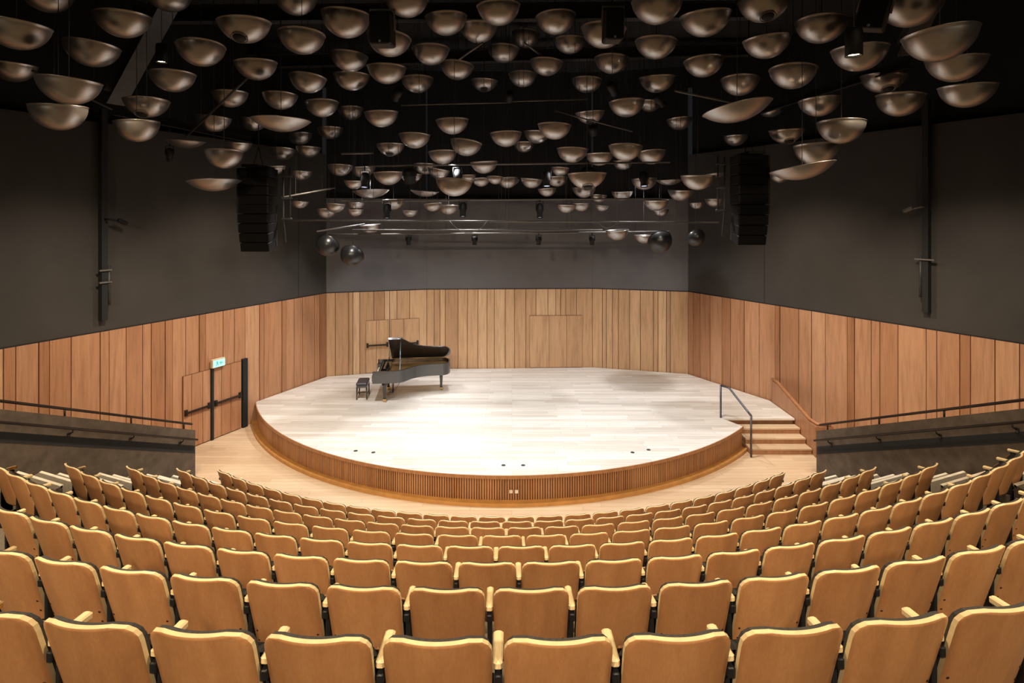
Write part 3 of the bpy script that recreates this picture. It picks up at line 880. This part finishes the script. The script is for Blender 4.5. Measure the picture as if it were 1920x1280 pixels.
placed = []; rb_ = random.Random(17)
order = sorted(range(len(BW)), key=lambda i: -BW[i][2])
pos = {}
for i in order:
    b = BW[i]; x, y, w = b[:3]; kind = b[3] if len(b) > 3 else ''; roll = b[4] if len(b) > 4 else 0
    dn = .76 * F / w
    if kind == 'dish': dn = 1.05 * F / w
    d0 = min(max(dn, 6.2), 17.2)
    if kind == 'ball': d0 = 17.0
    best = None
    for t in range(200):
        d = d0 + (0 if t == 0 else rb_.uniform(-1, 1) * (.4 + .02 * t))
        d = min(max(d, 6.0), 17.9); D = w * d / F
        p = P(x, y, d)
        p.z += D * (.5 * DEPTH[kind] - .5 * .5 * abs(p.z - EYE) / d * .8) if kind != 'ball' else 0
        p.z = min(p.z, CEIL - .35)
        wl = lwall(d).x + D / 2 + .25; wr = rwall(d).x - D / 2 - .25
        bad = sum(max(0, .55 * (D + q[1]) - (p - q[0]).length) for q in placed) + (10 if not (wl < p.x < wr) else 0) + abs(d - d0) * .004 + sum(.12 for q in placed if math.hypot(p.x - q[0].x, p.y - q[0].y) < .52 * (q[1] if q[0].z > p.z else D))
        if best is None or bad < best[0]: best = (bad, p, D)
        if bad < .002 + abs(d - d0) * .004: break
    placed.append((best[1], best[2])); pos[i] = (best[1], best[2], kind, roll)

# tiers counted in the photograph: from the top of the frame down
byy = sorted(range(len(BW)), key=lambda i: BW[i][1])
NT = 14; per = math.ceil(len(byy) / NT)
tn = ['topmost', 'second', 'third', 'fourth', 'fifth', 'sixth', 'seventh', 'eighth', 'ninth', 'tenth', 'eleventh', 'twelfth', 'thirteenth', 'lowest']
look = {'': 'brown metal bowl reflector', 'ring': 'brown bowl with dark ringed fitting', 'deep': 'deep dark metal bowl', 'dish': 'wide shallow metal dish', 'ball': 'dark ball-like bowl tilted towards seats'}
lab = {}
for t in range(NT):
    row_ = sorted(byy[t * per:(t + 1) * per], key=lambda i: BW[i][0]); n = len(row_)
    for j, i in enumerate(row_):
        kd = pos[i][2]
        w_ = ('%s from left' % ORD[j + 1] if j else 'leftmost') if j < n / 2 else ('%s from right' % ORD[n - j] if n - j > 1 else 'rightmost')
        lab[i] = '%s, %s in the %s tier of hanging bowls' % (look[kd], w_, tn[t])
for i in range(len(BW)):
    p, D, kind, roll = pos[i]
    tilt = (R(rb_.uniform(-5, 5)), R(-roll if roll else rb_.uniform(-5, 5)), 0)
    if kind == 'ball': tilt = (R(-52), R(10 if p.x < 0 else -10), 0)
    o = empty('bowl_reflector', p); tag(o, lab[i], 'reflector', 'bowl reflectors hanging under the ceiling')
    child('shell', bowl_mesh(kind), o, (0, 0, 0), tilt, (D, D, D))
    L_ = CEIL + .01 - p.z
    child('suspension_wire', wire_me, o, (0, 0, -D * DEPTH[kind] * .8 if kind != 'ball' else 0), (0, 0, 0), (1, 1, L_ + (D * DEPTH[kind] * .8 if kind != 'ball' else 0)))
    if kind == 'ring':
        # fitting let into the underside, towards the front of the bowl
        rs = (.25 + DEPTH[kind] ** 2) / (2 * DEPTH[kind]); zc = rs - DEPTH[kind]
        a = R(22); n_ = Vector((0, -math.sin(a), -math.cos(a)))
        c_ = Vector((0, 0, zc)) + n_ * (rs + .0)
        eu = (-n_).to_track_quat('Z', 'Y').to_euler()
        child('light_drum', drum_me, o, c_ * D, eu, (D, D, D)); child('trim_ring', ring_me, o, (c_ + n_ * .005) * D, eu, (D, D, D))
print('BOWLS', len(BW))

# ------------------------------------------------------------------ technical ceiling: beams, bars, lanterns, loudspeakers
def pipe(name, lab_, cat, x0, y0, x1, y1, d0, d1, r, mat, hang=3, group=None):
    a, b = P(x0, y0, d0), P(x1, y1, d1); c = (a + b) / 2
    root = empty(name, c); tag(root, lab_, cat, group)
    MB().tube([a - c, b - c], r, 8).build('pipe', mat, root)
    for i in range(hang):
        q = a.lerp(b, (i + .5) / hang)
        child('suspension_wire', wire_me, root, q - c, (0, 0, 0), (1, 1, CEIL + .01 - q.z))
    return root
G = 'lighting bars hung over the stage'
pipe('lighting_bar', 'long grey lighting bar crossing above the stage, highest of the stacked bars', 'bar', 690, 311, 1256, 304, 14.0, 14.0, .022, M['pipe'], 5, G)
pipe('lighting_bar', 'grey lighting bar in the middle of the stacked bars above the stage', 'bar', 640, 377, 1240, 372, 15.4, 15.4, .022, M['pipe'], 5, G)
pipe('lighting_bar', 'long grey lighting bar reaching nearly to both hanging loudspeaker columns', 'bar', 548, 413, 1348, 417, 16.2, 16.2, .024, M['pipe'], 5, G)
pipe('lighting_bar', 'thin grey lighting bar just above the lowest stage bar', 'bar', 660, 431, 1130, 431, 16.7, 16.7, .02, M['pipe'], 4, G)
pipe('lighting_bar', 'lowest grey lighting bar in front of the slate back wall, four lanterns below', 'bar', 615, 440, 1255, 434, 17.1, 17.1, .024, M['pipe'], 5, G)
pipe('lighting_bar', 'short sloping pipe above the two dark balls at left', 'bar', 594, 434, 684, 420, 16.0, 16.6, .024, M['pipe'], 2, G)
pipe('lighting_bar', 'short sloping pipe beside the left loudspeaker column', 'bar', 528, 370, 628, 352, 14.6, 15.6, .022, M['pipe'], 2, G)
pipe('lighting_bar', 'thin bar among the bowls high above the stage, left half', 'bar', 752, 197, 955, 192, 13.0, 13.0, .018, M['pipe'], 3, G)
pipe('lighting_bar', 'thin bar among the bowls high above the stage, right half', 'bar', 958, 190, 1102, 186, 13.0, 13.0, .018, M['pipe'], 3, G)
pipe('lighting_bar', 'short pale bar behind bowls left of centre above the stage bars', 'bar', 640, 288, 700, 287, 14.6, 14.6, .026, M['pipe'], 2, G)
pipe('lighting_bar', 'sloping steel brace running down rightwards near the ceiling centre', 'bar', 1040, 208, 1185, 246, 12.6, 13.4, .02, M['pipe'], 2, G)
pipe('lighting_bar', 'steel brace left of the wide tilted dish at upper right', 'bar', 1265, 170, 1380, 194, 11.5, 12.3, .024, M['pipe'], 2, G)
pipe('lighting_bar', 'sloping brace between bowls at upper left, above the shallow dish', 'bar', 350, 255, 470, 140, 12.2, 10.6, .024, M['darkpipe'], 2, G)
pipe('lighting_bar', 'thin cross brace at far left near the ceiling', 'bar', 60, 132, 210, 205, 9.6, 11.0, .022, M['darkpipe'], 2, G)
pipe('lighting_bar', 'steel brace rising behind the top bowls left of centre', 'bar', 860, 112, 905, 80, 11.8, 11.0, .02, M['pipe'], 2, G)
pipe('lighting_bar', 'steel brace falling rightwards behind the top bowls right of centre', 'bar', 983, 80, 1015, 104, 11.8, 12.2, .02, M['pipe'], 2, G)

for x0, x1, y0, sag_, d_, lb in ((842, 915, 413, 24, 16.1, 'left of centre'), (1118, 1160, 413, 14, 16.1, 'right of centre')):
    a_, b_ = P(x0, y0, d_), P(x1, y0, d_)
    mb = MB(); mb.tube([a_.lerp(b_, t / 10) + Vector((0, 0, -4 * (t / 10) * (1 - t / 10) * sag_ / F * d_)) for t in range(11)], .011, 6)
    tag(mb.build('loose_cable', M['pipe']), 'grey cable looping below the long stage bar, ' + lb, 'cable', 'loose cables on the stage bar')

def beam(lab_, a, b, s0, s1, mat):
    c = (a + b) / 2; d = b - a; L_ = d.length
    root = empty('steel_beam', c); tag(root, lab_, 'beam', 'steel beams under the black ceiling')
    q = d.to_track_quat('X', 'Z').to_matrix()
    mb = MB(); t = .025
    mb.box((0, 0, s1 / 2), (L_, s0, t), q); mb.add([], []); mb.box(q @ Vector((0, 0, -s1 / 2)), (L_, s0, t), q); mb.box((0, 0, 0), (L_, t, s1), q)
    mb.build('flange_section', mat, root)
    return root
def zb(x, y, d): return P(x, y, d)
beam('grey steel beam crossing behind the bowls near the top of the picture', P(430, 117, 17.0), P(1480, 91, 17.0), .26, .36, M['darkpipe'])
beam('dark steel beam crossing close to the top edge of the picture', zb(250, 28, 13.2), zb(1420, 20, 13.2), .24, .36, M['darkpipe'])
beam('dark steel beam running along the right wall under the ceiling', zb(1425, 208, 14.8), zb(1705, 118, 9.8), .10, .14, M['black'])
beam('dark steel beam along the left wall under the ceiling', zb(215, 208, 10.6), zb(470, 262, 14.8), .10, .14, M['black'])
beam('tilted grey steel strut between bowls at upper left', zb(212, 186, 12.4), zb(318, -10, 11.4), .38, .34, M['darkpipe'])
beam('tilted grey steel strut behind the largest bowls at upper right', zb(1700, 92, 10.2), zb(1745, -10, 8.6), .3, .24, M['darkpipe'])

def lantern(x, y, d, h, r, yaw, pitch, lab_, lens='lens', hang_y=None):
    p = P(x, y, d); root = empty('stage_lantern', p); tag(root, lab_, 'lamp', 'stage lanterns on the bars')
    rot = Matrix.Rotation(R(yaw), 3, 'Z') @ Matrix.Rotation(R(pitch), 3, 'X')
    mb = MB(); mb.lathe([(0, h * .5), (r * .7, h * .5), (r, h * .4), (r, -h * .15), (r * .86, -h * .16), (r * .95, -h * .5), (r * .85, -h * .5), (r * .8, -h * .42)], 16, (0, 0, 0), rot)
    mb.build('lamp_body', M['black'], root)
    mb = MB(); mb.lathe([(0, -h * .44), (r * .84, -h * .44)], 16, (0, 0, 0), rot); mb.build('lens', M[lens], root)
    mb = MB(); mb.tube([rot @ Vector((-r - .01, 0, 0)), Vector((-r - .01, 0, h * .62)), Vector((r + .01, 0, h * .62)), rot @ Vector((r + .01, 0, 0))], .012, 6)
    top = P(x, hang_y, d).z - p.z if hang_y is not None else h * .75
    mb.tube([(0, 0, h * .62), (0, 0, top)], .014, 6)
    mb.build('yoke', M['black'], root)
    if hang_y is None: child('suspension_wire', wire_me, root, (0, 0, top), (0, 0, 0), (1, 1, CEIL + .01 - p.z - top))
    return root
for x, hy, nm in ((766, 440, 'leftmost'), (890, 438, 'second from left'), (1010, 437, 'third from left'), (1110, 436, 'rightmost')):
    lantern(x, 451, 17.1, .26, .075, 0, 0, 'small black lantern under the lowest bar against the slate wall, %s' % nm, 'lens', hy)
for x, hy, y, nm in ((726, 376, 396, 'far left'), (868, 375, 393, 'left of centre'), (1012, 374, 395, 'right of centre')):
    lantern(x, y, 15.4, .40, .09, 0, -12, 'black profile lantern hanging below the middle bar, %s' % nm, 'lens', hy)
for x, y, nm in ((684, 338, 'leftmost'), (858, 332, 'third from left'), (1025, 336, 'fourth from left'), (1207, 336, 'rightmost')):
    lantern(x, y, 14.0, .38, .10, 0, -14, 'black lantern with cool lens below the highest stage bar, %s' % nm, 'lens', 307)
lantern(768, 330, 14.0, .34, .16, 0, 20, 'wide black lantern below the highest stage bar, second from left', 'lens', 309)
lantern(1103, 330, 13.9, .36, .20, 0, -50, 'largest black lantern below the highest stage bar, facing the seats', 'black', 306)
lantern(745, 176, 11.8, .30, .09, 40, 50, 'small tilted lantern between bowls left of the ceiling centre', 'warm_glass')
lantern(1148, 166, 11.8, .30, .09, -40, 50, 'small tilted lantern between bowls right of the ceiling centre', 'warm_glass')
lantern(1236, 188, 12.2, .34, .08, -50, 60, 'tilted lantern on a brace right of the ceiling centre', 'warm_glass')
lantern(955, 182, 12.6, .24, .08, 10, 30, 'small lantern on the thin bar at the ceiling centre', 'warm_glass')
lantern(1112, 244, 13.2, .24, .10, -20, 40, 'small lantern below the sloping brace right of centre', 'warm_glass')
lantern(318, 290, 12.0, .30, .07, 30, 40, 'small dark lantern under the shallow dish by the left wall', 'warm_glass')

def downlight(x, y, d, lab_):
    p = P(x, y, d); root = empty('house_lamp', p); tag(root, lab_, 'lamp', 'glowing house lamps among the bowls')
    mb = MB(); mb.lathe([(0, .34), (.09, .34), (.10, .30), (.10, 0), (.088, 0), (.085, .05)], 20); mb.build('lamp_body', M['black'], root)
    mb = MB(); mb.lathe([(0, .03), (.086, .03)], 20); mb.build('lamp_disc', M['warmlamp'], root)
    child('suspension_wire', wire_me, root, (0, 0, .34), (0, 0, 0), (1, 1, CEIL - p.z - .34))
downlight(303, 117, 10.6, 'glowing warm round lamp between bowls at upper left')
downlight(1601, 105, 7.0, 'glowing warm round lamp in front of a bowl at upper right')

def box_speaker(x0, y0, x1, y1, d, lab_, rz=0, ry=0):
    c = P((x0 + x1) / 2, (y0 + y1) / 2, d); w = (x1 - x0) / F * d; h = (y1 - y0) / F * d
    root = empty('box_loudspeaker', c); tag(root, lab_, 'loudspeaker', 'box loudspeakers hung under the ceiling')
    rt = Matrix.Rotation(R(rz), 3, 'Z') @ Matrix.Rotation(R(ry), 3, 'Y') @ Matrix.Rotation(R(6), 3, 'X')
    mb = MB(); mb.rbox((0, 0, 0), (w, .36, h), .02, rt); mb.build('cabinet', M['boxbrown'], root)
    mb = MB(); mb.rbox(rt @ Vector((0, -.185, 0)), (w * .9, .02, h * .95), .006, rt); mb.build('grille', M['grille'], root)
    mb = MB(); mb.lathe([(0, .004), (.015, .003), (.018, 0)], 10, rt @ Vector((0, -.197, -h * .42)), rt @ Matrix.Rotation(R(90), 3, 'X')); mb.build('badge', M['pipe'], root)
    mb = MB(); mb.tube([rt @ Vector((-w / 2 - .02, 0, 0)), rt @ Vector((-w / 2 - .02, 0, h / 2 + .06)), rt @ Vector((w / 2 + .02, 0, h / 2 + .06)), rt @ Vector((w / 2 + .02, 0, 0))], .018, 6); mb.build('bracket', M['pipe'], root)
    child('suspension_wire', wire_me, root, rt @ Vector((0, 0, h / 2 + .06)), (0, 0, 0), (1, 1, max(.1, CEIL - c.z - h / 2 - .06)))
box_speaker(698, 28, 737, 86, 7.6, 'black box loudspeaker in front of the top bowls left of centre')
box_speaker(1132, 22, 1166, 78, 7.6, 'black box loudspeaker in front of the top bowls right of centre')
box_speaker(1614, -8, 1662, 56, 7.2, 'tilted black box loudspeaker at the top edge upper right', -35, 14)

def line_array(x0, x1, y0, y1, d, side, lab_):
    w = (x1 - x0) / F * d; top = P((x0 + x1) / 2, y0, d); H = (y1 - y0) / F * d
    root = empty('line_array', top, 0); tag(root, lab_, 'loudspeaker', 'tall hanging loudspeaker columns')
    n = 9; ang = 0.; y = 0.; z = 0.; hh = H / n
    for i in range(n):
        if i >= 5: ang += R(3.2)
        cs, sn = math.cos(ang), math.sin(ang)
        rt = Matrix.Rotation(ang, 3, 'X')
        c = Vector((0, y, z)) + rt @ Vector((0, 0, -hh / 2))
        mb = MB(); mb.rbox(c, (w * (1 if i < 5 else 1 - .03 * (i - 4)), .50, hh * .97), .012, rt)
        cb = mb.build('cabinet', M['black'], root)
        mb = MB(); mb.rbox(c + rt @ Vector((0, -.256, 0)), (w * .86, .014, hh * .86), .004, rt); mb.build('grille', M['grille'], cb)
        e = rt @ Vector((0, 0, -hh)); y += e.y; z += e.z
    mb = MB(); mb.box((0, .05, .04), (w * .5, .9, .06)); mb.tube([(0, -.2, .06), (0, .05, .5)], .012, 6); mb.tube([(0, .3, .06), (0, .05, .5)], .012, 6); mb.tube([(0, .05, .5), (0, .05, CEIL - top.z)], .012, 6)
    mb.build('rigging_frame', M['black'], root)
    mb = MB(); xs = side * (w / 2 + .10)
    mb.tube([(xs, .3, 0), (xs, .3, -H * .62), (xs + side * .05, .33, -H * .92)], .02, 6); mb.tube([(xs + side * .16, .3, .05), (xs + side * .16, .3, -H * .62)], .02, 6)
    for q in (.08, .36, .62):
        mb.rbox((xs + side * .08, .3, -H * q), (.26, .06, .05), .01)
    mb.build('cable_run', M['pipe'] if 0 else M['darkpipe'], root)
line_array(453, 513, 316, 468, 13.0, 1, 'tall black loudspeaker column hanging at left in front of the dark wall')
line_array(1376, 1435, 292, 456, 13.0, -1, 'tall black loudspeaker column hanging at right in front of the dark wall')

# black channels with brackets on the side walls
def channel(a, d, nrm, px, ytop, ybot, yfix, yclip, lab_, sd):
    s = px_on_wall(a, d, px); c = a + d * s
    zt = P(px, ytop, c.y).z; zb_ = P(px, ybot, c.y).z
    root = empty('wall_channel', (c.x, c.y, 0), math.atan2(d.y, d.x)); tag(root, lab_, 'channel')
    inv = Matrix.Rotation(-math.atan2(d.y, d.x), 2); sg_ = 1 if (inv @ nrm).y > 0 else -1
    mb = MB(); mb.box((0, sg_ * .07, (zt + zb_) / 2), (.13, .14, zt - zb_)); mb.build('channel', M['seam'], root)
    zf = P(px, yfix, c.y).z
    mb = MB(); mb.tube([(0, sg_ * .14, zf), (0, sg_ * .30, zf), (sd * .20, sg_ * .34, zf - .05)], .022, 8)
    mb.rbox((sd * .26, sg_ * .36, zf - .06), (.22, .09, .09), .015, Matrix.Rotation(R(sd * 25), 3, 'Y')); mb.build('wall_lamp', M['pipe'] if px > 960 else M['black'], root)
    zc_ = P(px, yclip, c.y).z
    for k in (0, .28):
        mb = MB(); mb.box((0, sg_ * .16, zc_ - k * (1 if px < 960 else .0)), (.42 if px > 960 else .26, .05, .035)); mb.build('clip', M['pipe'], root)
        if px > 960: break
    mb = MB(); mb.tube([(-sd * .0 + .10 * sd, sg_ * .12, zc_ + .1), (.10 * sd, sg_ * .12, zb_ + .35)], .035, 8); mb.build('cable', M['darkpipe'], root)
channel(LA, dl, nl, 190, 204, 600, 411, 506, 'tall black wall channel with clips and small lamp on the left dark wall', -1)
channel(RA, dr, nr, 1740, 188, 585, 388, 486, 'tall black wall channel with clip and small lamp on the right dark wall', -1)
# ------------------------------------------------------------------ lights
def spot(name, loc, target, power, size, blend, colr, rad=.15):
    l = bpy.data.lights.new(name, 'SPOT'); l.energy = power; l.spot_size = R(size); l.spot_blend = blend; l.color = colr; l.shadow_soft_size = rad
    o = bpy.data.objects.new(name, l); col.objects.link(o); o.location = loc
    d = Vector(target) - Vector(loc); o.rotation_euler = d.to_track_quat('-Z', 'Y').to_euler()
    return o
COOL = (1., .985, .97); WARM = (1., .77, .50)
for x in (-4.3, -1.5, 1.3, 4.1):
    spot('stage_spot', (x, 17.2, 7.3), (x * .95, 16.6, STG), 770, 128, 1., COOL, .10)
    spot('stage_front_spot', (x, 13.9, 7.5), (x * .9, 14.3, STG), 730, 118, 1., COOL, .10)
for x, y in ((-6.2, 9.0), (-2.6, 7.2), (2.2, 7.2), (6.0, 9.0), (-5.0, 3.6), (0, 3.2), (5.0, 3.6)):
    spot('house_downlight', (x, y, 8.6), (x, y + .4, 1), 680, 108, .8, WARM, .12)
for x, e in ((-8, 1850), (-3, 1650), (3, 1350), (8, 1250)):
    spot('rear_house_light', (x, -3.4, 9.6), (x * .8, 8.5, 1.0), e * 1.15, 70, .6, (1., .80, .57), .25)
for sx in (-1, 1):  # unseen fill spots, added to brighten the wooden side walls
    for y in (7.5, 11.5, 15.0):
        wl_ = lwall(y) if sx < 0 else rwall(y)
        spot('side_wall_fill', (wl_.x - sx * 4.4, y - 1.0, 7.9), (wl_.x, y + .6, 1.2), 1050, 84, 1., (1., .82, .62), .2)
w = bpy.data.worlds.new('World'); sc.world = w; w.use_nodes = True
w.node_tree.nodes['Background'].inputs['Color'].default_value = (.02, .02, .022, 1)
w.node_tree.nodes['Background'].inputs['Strength'].default_value = 0.5

# ------------------------------------------------------------------ camera
cam = bpy.data.cameras.new('Camera'); co = bpy.data.objects.new('Camera', cam); col.objects.link(co)
cam.sensor_width = 36; cam.lens = 36 * F / 1920; cam.shift_y = (HOR - 640) / 1920; cam.clip_start = .05; cam.clip_end = 200
co.location = (0, 0, EYE); co.rotation_euler = (R(90), 0, 0)
sc.camera = co
sc.view_settings.view_transform = 'Standard'; sc.view_settings.look = 'None'; sc.view_settings.exposure = .13; sc.view_settings.gamma = 1
sc.view_settings.use_curve_mapping = False
